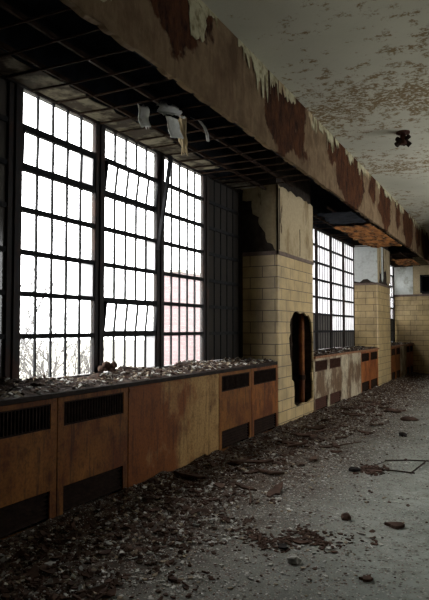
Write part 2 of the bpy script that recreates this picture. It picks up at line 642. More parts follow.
def pier(name, y0, y1, label, hole=None):
    rt = empty(name, label=label, cat='pillar', kind='structure')
    c = MB()
    xi = -.03
    if hole:
        a, b, z0, z1 = min(u for u, v in hole) - .02, y1 - .05, min(v for u, v in hole) - .03, max(v for u, v in hole) + .04
        c.box((-.66, y0 + .02, 0), (xi, a, HC)).box((-.66, b, 0), (xi, y1 - .02, HC))
        c.box((-.66, a, 0), (xi, b, z0)).box((-.66, a, z1), (xi, b, HC)).box((-.66, a, z0), (-.42, b, z1))
    else:
        c.box((-.66, y0 + .02, 0), (xi, y1 - .02, HC))
    c.build('core', M['plaster_core'], rt)
    # tile: two returns with round corners plus the front plate
    R_ = .035
    tl = MB()
    prof = [(-.60, y0)] + [(-R_ + R_ * sin(w), y0 + R_ - R_ * cos(w)) for w in [pi / 2 * q / 5 for q in range(6)]]
    inner = [(xi, y0 + R_), (xi, y0 + .025), (-.60, y0 + .025)]
    tl.prism(prof + inner, lambda u, v, w_: (u, v, w_), 0, TT)
    prof2 = [(u, y0 + y1 - v) for u, v in prof + inner]
    tl.prism(prof2, lambda u, v, w_: (u, v, w_), 0, TT)
    pl = tri_plate([(y0 + R_, 0), (y1 - R_, 0), (y1 - R_, TT), (y0 + R_, TT)], hole, lambda u, v, w_: (w_, u, v), xi)
    tl.add(pl.v, pl.f)
    tl.build('tile_facing', M['tile'], rt)
    tr = MB()
    tr.box((-.60, y0 - .012, TT), (.012, y0 + .03, TT + .055)).box((-.03, y0 - .012, TT), (.012, y1 + .012, TT + .055)).box((-.60, y1 - .03, TT), (.012, y1 + .012, TT + .055))
    bevel(tr.build('tile_trim', M['tile_trim'], rt), .008, 2)
    return rt


TB = TT + .055
p1 = pier('pillar', 8.45, 10.17, 'nearest tiled pillar with the jagged black hole in its front', HOLE)
p2 = pier('pillar.001', 15.50, 17.17, 'second tiled pillar, unbroken tile, pale blue-grey plaster on its side')

# plaster on the first pier: full at the front, broken away at the side
pf = tri_plate([(8.45, TB)] + jag((8.45, TB), (10.17, TB), 14, .012) + [(10.17, TB), (10.17, 3.62)] + jag((10.17, 3.62), (8.45, 3.66), 14, .03) + [(8.45, 3.66)],
               None, lambda u, v, w_: (w_, u, v), -.028)
o = pf.build('plaster_coat', M['plaster'], p1)
side = [(-.60, 3.66), (-.60, 3.47), (-.52, 3.445), (-.422, 3.448), (-.425, 3.36), (-.405, 3.236), (-.34, 3.20), (-.302, 3.18), (-.315, 3.12), (-.302, 3.068), (-.25, 3.0),
        (-.2, 2.932), (-.195, 2.85), (-.167, 2.787), (-.11, 2.77), (-.083, 2.75), (-.06, 2.69), (-.033, TB), (0, TB), (0, 3.66)]
sp = tri_plate(side, None, lambda u, v, w_: (u, 8.45 + w_, v), .03)
sp.build('plaster_remnant', M['plaster'], p1)
# crack lines: a raised torn strip of plaster skin on the front
MB().prism([(8.485, TB + .02), (8.50, 3.2), (8.495, 3.6), (8.53, 3.6), (8.53, 3.3), (8.515, TB + .02)], lambda u, v, w_: (.001 + w_ * (1 + .8 * sin(u * 40 + v * 9)), u, v), 0, .006).build('torn_strip', M['plaster_core'], p1)
MB().prism([(9.45, TB + .02), (9.46, 2.9), (9.44, 3.1), (9.455, 3.12), (9.475, 2.9), (9.465, TB + .02)], lambda u, v, w_: (.001 + w_, u, v), 0, .005).build('torn_strip', M['plaster_core'], p1)
# second pier: pale on the side, hanging strips at the front
side2 = [(-.60, TB + .05), (-.45, TB + .02), (-.36, TB + .09), (-.25, TB + .10), (-.16, TB + .03), (-.05, TB), (0, TB), (0, 3.62), (-.60, 3.62)]
tri_plate(side2, None, lambda u, v, w_: (u, 15.50 + w_, v), .03).build('plaster_coat', M['plaster_pale'], p2)
for a, b, h, m in [(15.50, 15.72, .0, 'plaster'), (15.80, 15.98, .25, 'plaster'), (16.02, 16.22, .05, 'plaster_pale'), (16.35, 16.62, .35, 'plaster'), (16.66, 17.17, .0, 'plaster')]:
    poly = [(a, 3.62), (b, 3.62), (b - .03, 3.1), (b, TB + h + .12), ((a + b) / 2, TB + h), (a + .02, TB + h + .08), (a + .04, 3.0)]
    tri_plate(poly, None, lambda u, v, w_: (w_ + .012 * (3.62 - v), u, v), -.02).build('plaster_strip', M[m], p2)

# ------------------------------------------------------------------ windows
ROWS = [1.055, 1.43, 1.795, 2.155, 2.525, 2.885, 3.245, 3.575]     # bottom to top
XW = -.615


def window(idx, mods, label, pane_kind, tilts=(), frame_x=XW):
    w = empty('window_%d' % idx, label=label, cat='window', kind='structure')
    y0, y1 = mods[0][0], mods[-1][1]
    fm = MB()
    fm.box((XW - .06, y0 - .10, 3.575), (XW + .05, y1 + .10, 3.62))
    fm.box((XW - .06, y0 - .10, 1.0), (XW + .05, y1 + .10, 1.05))
    ed = [y0 - .10] + [v for m_ in mods for v in m_] + [y1 + .10]
    for a, b in zip(ed[0::2], ed[1::2]):
        fm.box((XW - .03, a, 1.05), (XW + .03, b, 3.575))
        fm.box((XW + .03, (a + b) / 2 - .02, 1.05), (XW + .045, (a + b) / 2 + .02, 3.575))
    bevel(fm.build('frame', M['iron_rust'], w), .006, 1)
    for mi, (a, b) in enumerate(mods):
        np_ = 5
        s, g = MB(), MB()
        bb = .022
        for r in range(7):
            z0, z1 = ROWS[r], ROWS[r + 1]
            tilt = dict(tilts).get((mi, r), 0)
            ss, gg = (MB(), MB()) if tilt else (s, g)
            lo, hi = z0 + (bb if r else 0), z1 - (bb if r < 6 else 0)
            for q in range(1, np_):
                y = a + (b - a) * q / np_
                ss.box((XW - .012, y - .0085, lo), (XW + .012, y + .0085, hi))
            for q in range(np_):
                ya, yb = a + (b - a) * q / np_, a + (b - a) * (q + 1) / np_
                gg.box((XW - .003, ya, lo), (XW + .003, yb, hi), pane_kind(mi, r, q))
            if tilt:
                ss.box((XW - .02, a, lo - .004), (XW + .02, b, lo + .02)).box((XW - .02, a, hi - .02), (XW + .02, b, hi))
                ss.box((XW - .02, a, lo), (XW + .02, a + .02, hi)).box((XW - .02, b - .02, lo), (XW + .02, b, hi))
                mt = Matrix.Translation((XW, 0, lo)) @ Matrix.Rotation(tilt, 4, 'Y') @ Matrix.Translation((-XW, 0, -lo))
                ss.v = [mt @ p for p in ss.v]
                gg.v = [mt @ p for p in gg.v]
                so = ss.build('vent_sash', M['iron'], w)
                gg.build('panes', GL, so)
            if r:
                s.box((XW - .022, a, z0 - bb), (XW + .022, b, z0 + bb))
        so = s.build('sash', M['iron'], w)
        g.build('panes', GL, so)
    return w


GL = [M['glass'], M['glass_streak'], M['glass_dark'], M['glass_black']]
m1 = [(2.69, 3.69), (3.86, 4.86), (5.02, 6.02), (6.19, 7.19), (7.35, 8.38)]


def kind1(m_, r, q):
    if m_ in (0, 4):
        return 2
    if m_ == 1 and q == 4 and r in (2, 5):
        return 1
    if m_ == 2 and q == 4 and r in (0, 3):
        return 1
    return 0


window(1, m1, 'tall many-paned iron window nearest the camera, its middle lights glaring white', kind1,
       (((2, 5), radians(7)), ((2, 1), radians(6)), ((1, 5), radians(1.5))))
m2 = [(10.20 + 1.085 * i, 11.15 + 1.085 * i) for i in range(5)]


def kind2(m_, r, q):
    if r == 0:
        return 3
    if r == 1:
        return 3 if m_ <= 2 else 1
    return 1


window(2, m2, 'streaked grey-white iron window between the first and second pillars, dark bottom rows', kind2)
m3 = [(17.28 + .95 * i, 18.10 + .95 * i) for i in range(4)]
window(3, m3, 'narrow-looking far window beyond the second pillar', lambda m_, r, q: 3 if r < 2 else (1 if (r + q) % 3 else 0))

# windows of the opposite side (behind the camera's view)
for i, (a, b) in enumerate(RB):
    w = tag(MB().box((XR + .1, a, 1.0), (XR + .16, b, 1.06)).box((XR + .1, a, 3.54), (XR + .16, b, 3.6)).build('window_%d' % (4 + i), M['iron']),
            'plain iron window facing the nearest tiled pillar', 'window', kind='structure')
    s = MB()
    for k in range(6):
        y = a + (b - a) * k / 5
        s.box((XR + .1, y - .06, 1.06), (XR + .16, y + .06, 3.54))
    for z in ROWS[1:-1]:
        s.box((XR + .11, a, z - .025), (XR + .15, b, z + .025))
    s.build('sash', M['iron'], w)
    MB().box((XR + .125, a, 1.06), (XR + .131, b, 3.54)).build('panes', M['glass'], w)

# ------------------------------------------------------------------ radiator covers and worktops under the windows
HT = .965


def cover(y0, y1, style, label, grille='grille', plain=False, louvre=True):
    """sheet-metal radiator cover: box body, front panel, upper grille, lower air slot"""
    rt = empty('radiator_cover', label=label, cat='radiator cover', group='radiator covers under the windows')
    g = .006
    b = MB()
    b.box((-.60, y0 + g, 0), (-.02, y0 + .03, HT)).box((-.60, y1 - .03, 0), (-.02, y1 - g, HT)).box((-.60, y0 + g, HT - .03), (-.02, y1 - g, HT)).box((-.58, y0 + .03, .02), (-.30, y1 - .03, HT - .05))
    b.build('body', M['slot'], rt)
    if plain:
        o = bevel(MB().box((-.02, y0 + g, .02), (-.004, y1 - g, HT)).build('front_panel', style, rt), .004)
        MB().box((-.004, y0 + g + .01, HT - .05), (.002, y1 - g - .01, HT - .02)).build('top_lip', style, rt)
        return rt
    ya, yb = y0 + .075, y1 - .075
    za, zb, zc, zd = .05, .27, .735, .925
    p = MB()
    p.box((-.02, y0 + g, .0), (-.004, ya, HT)).box((-.02, yb, .0), (-.004, y1 - g, HT))
    p.box((-.02, ya, zd), (-.004, yb, HT)).box((-.02, ya, zb), (-.004, yb, zc)).box((-.02, ya, 0), (-.004, yb, za))
    p.build('front_panel', style, rt)
    u = MB()
    u.box((-.05, ya, zc), (-.045, yb, zd))
    n = max(6, int((yb - ya) / .035))
    for i in range(1, n):
        y = ya + (yb - ya) * i / n
        u.box((-.045, y - .006, zc), (-.014, y + .006, zd))
    u.box((-.03, ya, zc), (-.010, ya + .015, zd)).box((-.03, yb - .015, zc), (-.010, yb, zd)).box((-.03, ya, zc), (-.010, yb, zc + .012)).box((-.03, ya, zd - .012), (-.010, yb, zd))
    u.build('upper_grille', M[grille], rt)
    l = MB()
    l.box((-.06, ya, za), (-.055, yb, zb))
    for i in range(6):
        z = za + .02 + i * .034
        l.add([(-.05, ya, z + .022), (-.05, yb, z + .022), (-.016, yb, z), (-.016, ya, z), (-.05, ya, z + .027), (-.05, yb, z + .027), (-.016, yb, z + .005), (-.016, ya, z + .005)],
              [(0, 1, 2, 3), (7, 6, 5, 4), (0, 3, 7, 4), (1, 5, 6, 2), (0, 4, 5, 1), (3, 2, 6, 7)])
    l.build('lower_vent', M[grille], rt)
    return rt


A, B, C_, D_, E_ = (M['cover_' + k] for k in 'abcde')
cover(2.70, 3.668, A, 'ochre radiator cover under the first window, cut off by the picture edge')
cover(3.668, 4.615, A, 'ochre radiator cover with two black grilles, second from the picture edge')
cover(4.615, 6.48, C_, 'wide plain panel streaked rust and cream under the first window', plain=True)
cover(6.48, 7.46, A, 'rust-brown radiator cover just after the wide streaked panel under the first window', 'grille')
cover(7.46, 8.44, B, 'dark rust radiator cover against the nearest tiled pillar', 'grille')
cover(10.18, 11.09, D_, 'flaking cream radiator cover just beyond the nearest pillar', 'grille_red')
cover(11.09, 12.02, D_, 'flaking cream radiator cover, second beyond the nearest pillar', 'grille_red')
cover(12.02, 13.66, D_, 'wide plain flaking cream panel under the second window', plain=True)
cover(13.66, 14.57, E_, 'orange-rust radiator cover just after the wide cream panel', 'grille')
cover(14.57, 15.49, E_, 'orange-rust radiator cover against the second pillar', 'grille')
cover(17.18, 17.92, B, 'far rusty radiator cover just beyond the second pillar', 'grille')
cover(17.92, 18.66, B, 'far rusty radiator cover, second beyond the second pillar', 'grille')
cover(18.66, 19.70, D_, 'far plain grey panel in the last bay', plain=True)
cover(19.70, 20.40, E_, 'far rusty radiator cover just after the grey panel in the last bay', 'grille')
cover(20.40, 21.06, E_, 'last rusty radiator cover against the end wall', 'grille')


def worktop(y0, y1, m, label, round_end=False):
    x0, x1 = -.655, .035
    pts = [(x0, y0), (x1, y0)]
    if round_end:
        r = .14
        ye = y1 - .004
        pts += [(x1 - r + r * cos(w), ye - r + r * sin(w)) for w in [pi / 2 * q / 6 for q in range(7)]] + [(x0, ye)]
    else:
        pts += [(x1, y1), (x0, y1)]
    o = MB().prism(pts, lambda u, v, w_: (u, v, w_), HT + .003, 1.008).build('window_worktop', m)
    bevel(o, .006, 2)
    return tag(o, label, 'worktop', group='worktops over the radiator covers')


worktop(2.70, 8.45, M['sill'], 'long dark worktop littered with flakes below the nearest window', True)
worktop(10.175, 15.495, M['sill_far'], 'worktop with rusty front edge below the second window')
worktop(17.175, 21.06, M['sill_far'], 'short far worktop in the last bay')


# ------------------------------------------------------------------ rubble and litter
def chip(mb, c, r, th, tilt=.35, mi=0, rr=rnd, elong=1.6):
    n = rr.choice((4, 5, 5, 6))
    a0 = rr.uniform(0, 2 * pi)
    el = rr.uniform(1, elong)
    rot = Matrix.Rotation(rr.uniform(0, 2 * pi), 3, 'Z') @ Matrix.Rotation(rr.gauss(0, tilt), 3, 'X') @ Matrix.Rotation(rr.gauss(0, tilt), 3, 'Y')
    top, bot = [], []
    for k in range(n):
        w = a0 + 2 * pi * (k + rr.uniform(-.25, .25)) / n
        q = r * rr.uniform(.65, 1.1)
        p = Vector((q * cos(w) * el, q * sin(w), 0))
        top.append(Vector(c) + rot @ (p * rr.uniform(.75, .95) + Vector((0, 0, th))))
        bot.append(Vector(c) + rot @ p)
    mb.add(bot + top, [list(range(n))[::-1], [n + k for k in range(n)]] + [[k, (k + 1) % n, n + (k + 1) % n, n + k] for k in range(n)], mi)


def fbm(x, y, s):
    return noise.fractal(Vector((x * s, y * s, 3.1)), 1.0, 2.0, 5)


def bed_h(x, y):
    """height of the dirt drift on the floor"""
    lim = 1.45 + .40 * fbm(x * .3, y, .55) + .30 * fbm(x, y, 2.1)
    lim *= .86 if y > 9 else 1.0
    k = max(0.0, min(1.0, (lim - x) / .9))
    k = k * k * (3 - 2 * k)
    base = .022 * k + .055 * math.exp(-((x + .02) / .2) ** 2) * (.75 + .5 * fbm(0, y, 1.7))
    return base * k + (.022 * fbm(x, y, 4.0) + .012 * fbm(x, y, 15.0)) * k - .002 - (0 if k else .02)


bed = MB()
dx, x0b, x1b = .035, .004, 2.3
cols = int((x1b - x0b) / dx)
rows_y = []
y = 2.2
while y < 21.0:
    rows_y.append(y)
    y += .035 + .012 * max(0, y - 3) * .35
bv = [(x0b + i * dx, yy, bed_h(x0b + i * dx, yy)) for yy in rows_y for i in range(cols + 1)]
bf = []
for j in range(len(rows_y) - 1):
    for i in range(cols):
        q = [j * (cols + 1) + i, j * (cols + 1) + i + 1, (j + 1) * (cols + 1) + i + 1, (j + 1) * (cols + 1) + i]
        if max(bv[k][2] for k in q) > -.012:
            bf.append(q)
used = sorted({k for q in bf for k in q})
mp = {k: n for n, k in enumerate(used)}
bed.add([bv[k] for k in used], [[mp[k] for k in q] for q in bf])
tag(bed.build('dirt_drift_debris', M['dirt_floor'], smooth=True), 'dark brown drift of dirt heaped along the foot of the radiator covers', 'debris', kind='stuff')

pale, tan, brn, red = MB(), MB(), MB(), MB()
cnt = 0
while cnt < 17000:
    y = 2.4 + 18.4 * rnd.random() ** 1.7
    x = rnd.uniform(.045, 3.4)
    if y > 16.3 and x > 1.8:
        continue
    h = bed_h(x, y)
    inside = h > .004
    dens = 1.0 if inside else max(.05, .8 - .5 * (x - .9))
    if not inside and fbm(x, y, 1.5) < -.05:
        dens *= .4
    if rnd.random() > dens:
        continue
    cnt += 1
    z = max(h, 0.001)
    u = rnd.random()
    size = rnd.choice((.005, .006, .008, .011, .015, .02)) * rnd.uniform(.8, 1.25) * (1.0 if inside else .8)
    if inside and x < 1.5:
        mb = pale if u < .20 else tan if u < .38 else brn if u < .78 else red
        if mb in (brn, red):
            size *= 1.25
    else:
        mb = pale if u < .55 else tan if u < .72 else brn if u < .92 else red
    if x < .35 and mb is pale and rnd.random() < .6:
        mb = brn
    chip(mb, (x, y, z + .002), size, size * rnd.uniform(.15, .5), .35 if inside else .12, 0)
for i in range(380):
    a_, b_ = rnd.gauss(0, .26), rnd.gauss(0, .085)
    px_, py_ = 1.70 + .8 * a_ - .5 * b_, 4.15 + .45 * a_ + b_ + .08 * sin(a_ * 14)
    chip(red if rnd.random() < .6 else brn, (px_, py_, max(bed_h(px_, py_), .001) + .002), rnd.uniform(.006, .026), .005, .25)
for i in range(160):
    px_, py_ = rnd.gauss(1.76, .07), rnd.gauss(6.55, .10)
    chip(brn, (px_, py_, max(bed_h(px_, py_), .001) + .002), rnd.uniform(.008, .03), .008, .3)
tag(pale.build('pale_flake_debris', M['pale_flake']), 'small pale paint flakes scattered over the floor', 'debris', kind='stuff')
tag(tan.build('tan_crumb_debris', M['tan_flake']), 'small tan plaster crumbs scattered over the floor', 'debris', kind='stuff')
tag(brn.build('brown_litter_debris', M['brown_flake']), 'dark brown rotten scraps scattered along the radiator covers', 'debris', kind='stuff')
tag(red.build('rust_scale_debris', M['red_flake']), 'red-brown rust scale scattered along the radiator covers', 'debris', kind='stuff')


def lump(mb, r, sx=1, sy=1, sz=.6, seed=0, mi=0, sub=2, c=(0, 0, 0)):
    bm = bmesh.new()
    bmesh.ops.create_icosphere(bm, subdivisions=sub, radius=1)
    for v in bm.verts:
        d = 1 + .38 * noise.noise(v.co * 1.3 + Vector((seed * 7.1, seed * 3.3, 0))) + .2 * noise.noise(v.co * 3.4 + Vector((0, seed * 5.7, 2)))
        v.co = Vector((v.co.x * r * sx * d, v.co.y * r * sy * d, max(-.55, v.co.z * d) * r * sz))
    zmin = min(v.co.z for v in bm.verts)
    bm.verts.index_update()
    mb.add([v.co - Vector((0, 0, zmin)) + Vector(c) for v in bm.verts], [[v.index for v in f.verts] for f in bm.faces], mi)
    bm.free()
    return mb


def slab(mb, r, th, seed, bend=.0):
    """broken flat piece with a ragged outline, slightly curled"""
    rr = random.Random(seed)
    n = 11
    ring = [(q * cos(2 * pi * k / n) * 1.35, q * sin(2 * pi * k / n)) for k in range(n) for q in (r * rr.uniform(.5, 1.12),)]
    vs_ = []
    for s, zz in ((1, 0), (1, th), (.5, th * 1.1)):
        vs_ += [(x * s, y * s, zz + bend * (x * s) ** 2 / r * .35) for x, y in ring]
    vs_ += [(0, 0, th * 1.15), (0, 0, 0)]
    fs = []
    for k in range(n):
        k2 = (k + 1) % n
        fs += [(k, k2, n + k2, n + k), (n + k, n + k2, 2 * n + k2, 2 * n + k), (2 * n + k, 2 * n + k2, 3 * n), (k2, k, 3 * n + 1)]
    mb.add(vs_, fs)
    return mb


def ground(x, y):
    return max(bed_h(x, y), 0) if x < 2.3 else 0


# single pieces that stand out on the open floor
def place(o, x, y, rz=0, z=None, **kw):
    o.location = (x, y, (ground(x, y) if z is None else z) + .001)
    o.rotation_euler = (0, 0, rz)
    return tag(o, **kw)


place(lump(MB(), .036, 1.2, .9, 1.0, 3).build('rubble_lump', M['brown_flake']), 1.95, 4.77, .3,
      label='small dark brown lump alone on the open grey floor', cat='rubble')
place(slab(MB(), .054, .022, 5, .25).build('rubble_slab', M['brown_flake']), 2.323, 4.77, .5,
      label='flat brown broken slab on the open floor beyond the small lump', cat='rubble')
place(lump(MB(), .038, 1.2, .8, .8, 9).build('plaster_chunk', M['pale_flake']), 1.876, 3.758, .8,
      label='pale plaster chunk lying nearest the camera on the grey floor', cat='rubble')
place(slab(MB(), .034, .016, 15, .2).build('rubble_slab', M['brown_flake']), 2.347, 3.702, 1.2,
      label='small brown slab on bare floor, farthest forward of the flat scraps', cat='rubble')
place(lump(MB(), .06, 1.5, .9, .55, 19).build('rubble_lump', M['black_flake']), 1.71, 8.79, 2.0,
      label='black lump on the floor beyond the rusty frame', cat='rubble')
place(lump(MB(), .10, 1.5, .9, .4, 23).build('rubble_lump', M['brown_flake']), 1.55, 10.3, .1,
      label='broad low brown lump on the pale floor far ahead', cat='rubble')
place(lump(MB(), .085, 1.6, .8, .5, 29).build('rubble_lump', M['brown_flake']), 1.10, 11.2, .7,
      label='brown lump farther off near the second window bay', cat='rubble')
place(lump(MB(), .05, 1.3, .9, .6, 31).build('rubble_lump', M['black_flake']), 1.62, 6.40, .7,
      label='small black lump beside the rusty frame', cat='rubble')
place(slab(MB(), .07, .010, 37, .06).build('rubble_slab', M['brown_flake']), 1.80, 6.50, .2, z=.004,
      label='dark flat scrap at the near corner of the rusty frame', cat='rubble')
place(slab(MB(), .045, .012, 41, .3).build('rubble_slab', M['red_flake']), 1.80, 4.12, .6,
      label='reddish brown flat scrap in front of the dirt drift', cat='rubble')
place(slab(MB(), .045, .012, 43, .3).build('rubble_slab', M['black_flake']), 1.72, 3.98, 2.2,
      label='blackish flat scrap next to the reddish one', cat='rubble')

# fallen rusty angle frame
fr = empty('rusty_frame', label='thin rusty metal frame lying flat on the floor', cat='frame')
pts = [(1.73, 6.53), (1.84, 7.02), (2.235, 7.155), (2.17, 6.56)]
for (a, b, z0, z1) in [(3, 0, .012, .012), (1, 2, .016, .024), (2, 3, .024, .016), (0, 1, .012, .016)]:
    p0, p1 = Vector((*pts[a], z0)), Vector((*pts[b], z1))
    d = (p1 - p0).normalized() * .03
    mid = (p0 + p1) / 2 + Vector((rnd.uniform(-.01, .01), rnd.uniform(-.01, .01), .006))
    th = .004 if (a, b) == (0, 1) else .008
    MB().tube([p0 - d, mid, p1 + d], th, 6).build('bar', M['rod'], fr)

# larger fragments: one prototype of each kind, then copies
PRO = []
for nm, mat, seeds, r, lab, grp in [
        ('plaster_fragment', 'pale_flake', (51, 52, 53), .034, 'pale broken plaster fragment lying in the brown floor litter', 'pale plaster fragments'),
        ('plank_scrap', 'brown_flake', (61, 62), .06, 'dark brown rotten board scrap lying in the floor litter', 'rotten board scraps'),
        ('rust_flake', 'red_flake', (71, 72), .05, 'curled red-brown rust flake lying in the floor litter', 'curled rust flakes')]:
    for s in seeds:
        o = slab(MB(), r, r * .16, s, .35 if nm == 'rust_flake' else .1).build(nm, M[mat])
        tag(o, lab, 'fragment' if nm != 'rust_flake' else 'rust flake', grp)
        PRO.append(o)
first = set()
for i in range(150):
    k = rnd.choice([0, 1, 2, 0, 1, 3, 3, 4, 4, 5, 6])
    while True:
        y = 2.8 + 11 * rnd.random() ** 1.5
        x = .12 + 1.65 * rnd.random()
        if ground(x, y) > .006:
            break
    if i < len(PRO):
        k = i
    o = PRO[k]
    if k in first:
        o = o.copy()
        COL.objects.link(o)
    first.add(k)
    s = rnd.uniform(.35, .95)
    o.scale = (s, s, s)
    o.location = (x, y, ground(x, y) + .002)
    o.rotation_euler = (rnd.gauss(0, .22), rnd.gauss(0, .22), rnd.uniform(0, 6.28))

for i in range(46):
    o = PRO[rnd.choice((3, 4, 4))].copy()
    COL.objects.link(o)
    y = rnd.uniform(5.2, 12.5)
    x = rnd.uniform(.25, 1.25)
    s = rnd.uniform(.9, 1.7)
    o.scale = (s * 1.3, s * .6, s * 1.6)
    o.location = (x, y, ground(x, y) + .004)
    o.rotation_euler = (rnd.gauss(0, .1), rnd.gauss(0, .1), rnd.uniform(0, 6.28))

# sticks in the litter
for i, (x, y, a, L, lab) in enumerate([(1.05, 4.95, 2.0, .45, 'thin stick lying in litter left of the small dark lump'),
                                       (.70, 8.6, 1.2, .8, 'long dark stick lying in front of the nearest pillar'),
                                       (.55, 6.1, .4, .5, 'dark stick lying before the rust-brown radiator cover'),
                                       (.62, 11.9, 1.45, 1.0, 'long thin stick lying before the flaking cream covers'),
                                       (1.2, 7.7, 1.0, .5, 'short stick in the litter left of the rusty frame')]):
    z = ground(x, y) + .02
    d = Vector((cos(a), sin(a), 0)) * L / 2
    o = MB().tube([-d, Vector((.01, .01, .012)), d + Vector((0, 0, .015))], .009, 6, 0, .006).build('stick', M['brown_flake'])
    place(o, x, y, 0, z, label=lab, cat='stick')


# litter on the worktops
def sill_h(x, y, hi):
    e = min(1, max(0, (.02 - x) / .10)) * min(1, max(0, (x + .60) / .08))
    return 1.0095 + e * hi * (1 + 1.1 * min(1, max(0, (-.25 - x) / .25)) * max(.3, min(1, (8.2 - y) / 3))) * (.55 + .7 * fbm(x, y, 1.3) + .5 * fbm(x, y, 5) + .2 * fbm(x, y, 15))


for bi, (a, b, hi, n, lab) in enumerate([(2.75, 8.40, .045, 1500, 'leaf and paint litter heaped on the long worktop below the nearest window'),
                                         (10.2, 15.45, .03, 350, 'thin grey litter on the worktop below the second window'),
                                         (17.2, 21.0, .03, 120, 'thin litter on the far worktop in the last bay')]):
    mb = MB()
    st = .03 if bi == 0 else .08
    nu, nv = int(.62 / .03), int((b - a) / st)
    mb.add([(-.60 + .62 * i / nu, a + (b - a) * j / nv, sill_h(-.60 + .62 * i / nu, a + (b - a) * j / nv, hi)) for j in range(nv + 1) for i in range(nu + 1)],
           [(j * (nu + 1) + i, j * (nu + 1) + i + 1, (j + 1) * (nu + 1) + i + 1, (j + 1) * (nu + 1) + i) for j in range(nv) for i in range(nu)])
    for i in range(n):
        x, y = rnd.uniform(-.57, .0), rnd.uniform(a + .05, b - .05)
        sz = rnd.uniform(.008, .03)
        u = rnd.random()
        chip(mb, (x, y, max(1.009, sill_h(x, y, hi) + .002)), sz, .003, .4, 1 if u < .3 else 2 if u < .55 else 3 if u < .9 else 4)
    if bi == 0:
        for i in range(60):
            x, y = rnd.uniform(-.5, -.05), rnd.uniform(a + .1, b - .2)
            w = rnd.uniform(0, 6.28)
            L = rnd.uniform(.04, .14)
            z = sill_h(x, y, hi) + .008
            mb.tube([(x, y, z), (x + L * cos(w), y + L * sin(w), z + rnd.uniform(0, .05))], .0022, 4, 3)
    tag(mb.build('worktop_litter_debris', [M['dirt'], M['pale_flake'], M['tan_flake'], M['brown_flake'], M['red_flake']]), lab, 'debris', kind='stuff')

lp = MB()
for i in range(9):
    lump(lp, .032, 1.2, 1.0, 1.3, 80 + i, 0, 2, (rnd.uniform(-.05, .05), rnd.uniform(-.09, .07), rnd.uniform(0, .02) if i < 6 else .045))
place(lp.build('nest_clump', M['brown_flake']), -.47, 4.93, 0, 1.06, label='brown nest-like clump on the worktop at the foot of a window post', cat='clump')

# loose glazing bar hanging off the third light
lb = MB().box((-.018, -.02, 0), (.018, .02, 1.19))
lb = lb.build('loose_glazing_bar', M['iron'])
v = Vector((-.50, 6.174, 3.548)) - Vector((-.50, 5.913, 2.399))
lb.rotation_euler = v.to_track_quat('Z', 'Y').to_euler()
lb.location = (-.50, 5.913, 2.399)
tag(lb, 'loose dark bar hanging aslant across the upper third light', 'bar')

# ------------------------------------------------------------------ bare ceiling grid over the window recesses
ZG = 3.575


def grid(a, b, label, broken=0.0):
    g = empty('ceiling_grid', label=label, cat='ceiling grid', group='bare grids over the window recesses')
    for x in (-.585, -.18, .25):
        MB().box((x - .012, a + .01, ZG), (x + .012, b - .01, ZG + .035)).build('runner', M['rod'], g)
    y = a + .13
    while y < b - .1:
        if rnd.random() > broken:
            x0 = -.58
            sag = rnd.uniform(-.012, .0)
            MB().tube([(x0, y, ZG + .002), (-.15, y + rnd.uniform(-.015, .015), ZG + sag), (.658, y + rnd.uniform(-.01, .03), ZG - .004)], .010, 6).build('crossbar', M['rod'], g)
        y += .317
    return g


grid(2.55, 8.44, 'bare rusty grid above the nearest window where panels have gone')
grid(10.18, 15.49, 'bare rusty grid above the second window', .3)
grid(17.18, 21.08, 'bare grid above the far window in the last bay', .3)

# pale soffit boards that still hang between the first runner and the window head
k = 0
ybs = 3.02
while ybs < 8.2:
    L = rnd.choice((.30, .61, .62))
    L = min(L, 8.40 - ybs)
    if rnd.random() < .9:
        x1 = -.20 - rnd.uniform(0, .06)
        q = [(-.575, ybs + .012)] + jag((-.575, ybs + .012), (x1, ybs + .012), 5, .012) + [(x1, ybs + .012)] + jag((x1, ybs + .012), (x1, ybs + L - .012), 6, .02) + [(x1, ybs + L - .012), (-.575, ybs + L - .012)]
        o = MB().prism(q, lambda u, v_, w_: (u, v_, w_ - .02 * (u + .575)), ZG + .012, ZG + .022).build('soffit_board', M['strip'])
        tag(o, 'dirty pale ceiling board still lying on the grid along the window head', 'ceiling board', 'boards along the window head')
        k += 1
    ybs += L

# rust coloured lath hanging over the second window
for (ya, yb, xa, xb, z, m, lab) in [(11.7, 15.35, -.12, .645, 3.525, 'lath', 'rust-red lath panel hanging above the second window'),
                                    (10.3, 11.6, .0, .62, 3.525, 'near_black', 'black lath panel above the second window next to the nearest pillar'),
                                    (18.2, 20.2, -.2, .40, 3.525, 'lath', 'rust-red lath panel in the last bay')]:
    nu, nv = 8, 22
    s = MB()
    vv = []
    for j in range(nv + 1):
        for i in range(nu + 1):
            u, v_ = i / nu, j / nv
            e = (.22 * abs(fbm(j * 1.3, z, 1.1)) if i in (0,) else 0)
            vv.append((xa + (xb - xa) * u + e, ya + (yb - ya) * v_ + (.35 * abs(fbm(i * .9, 7, 1.2)) * (1 if j == 0 else -1) if j in (0, nv) else 0), z - .03 * sin(pi * v_) * (1 - u) + .02 * fbm(u * 3, v_ * 9, 1.0)))
    ff = [(j * (nu + 1) + i, j * (nu + 1) + i + 1, (j + 1) * (nu + 1) + i + 1, (j + 1) * (nu + 1) + i) for j in range(nv) for i in range(nu)]
    s.add(vv, ff)
    o = s.build('lath_panel', M[m])
    sm = o.modifiers.new('thick', 'SOLIDIFY')
    sm.thickness = .012
    tag(o, lab, 'lath panel')


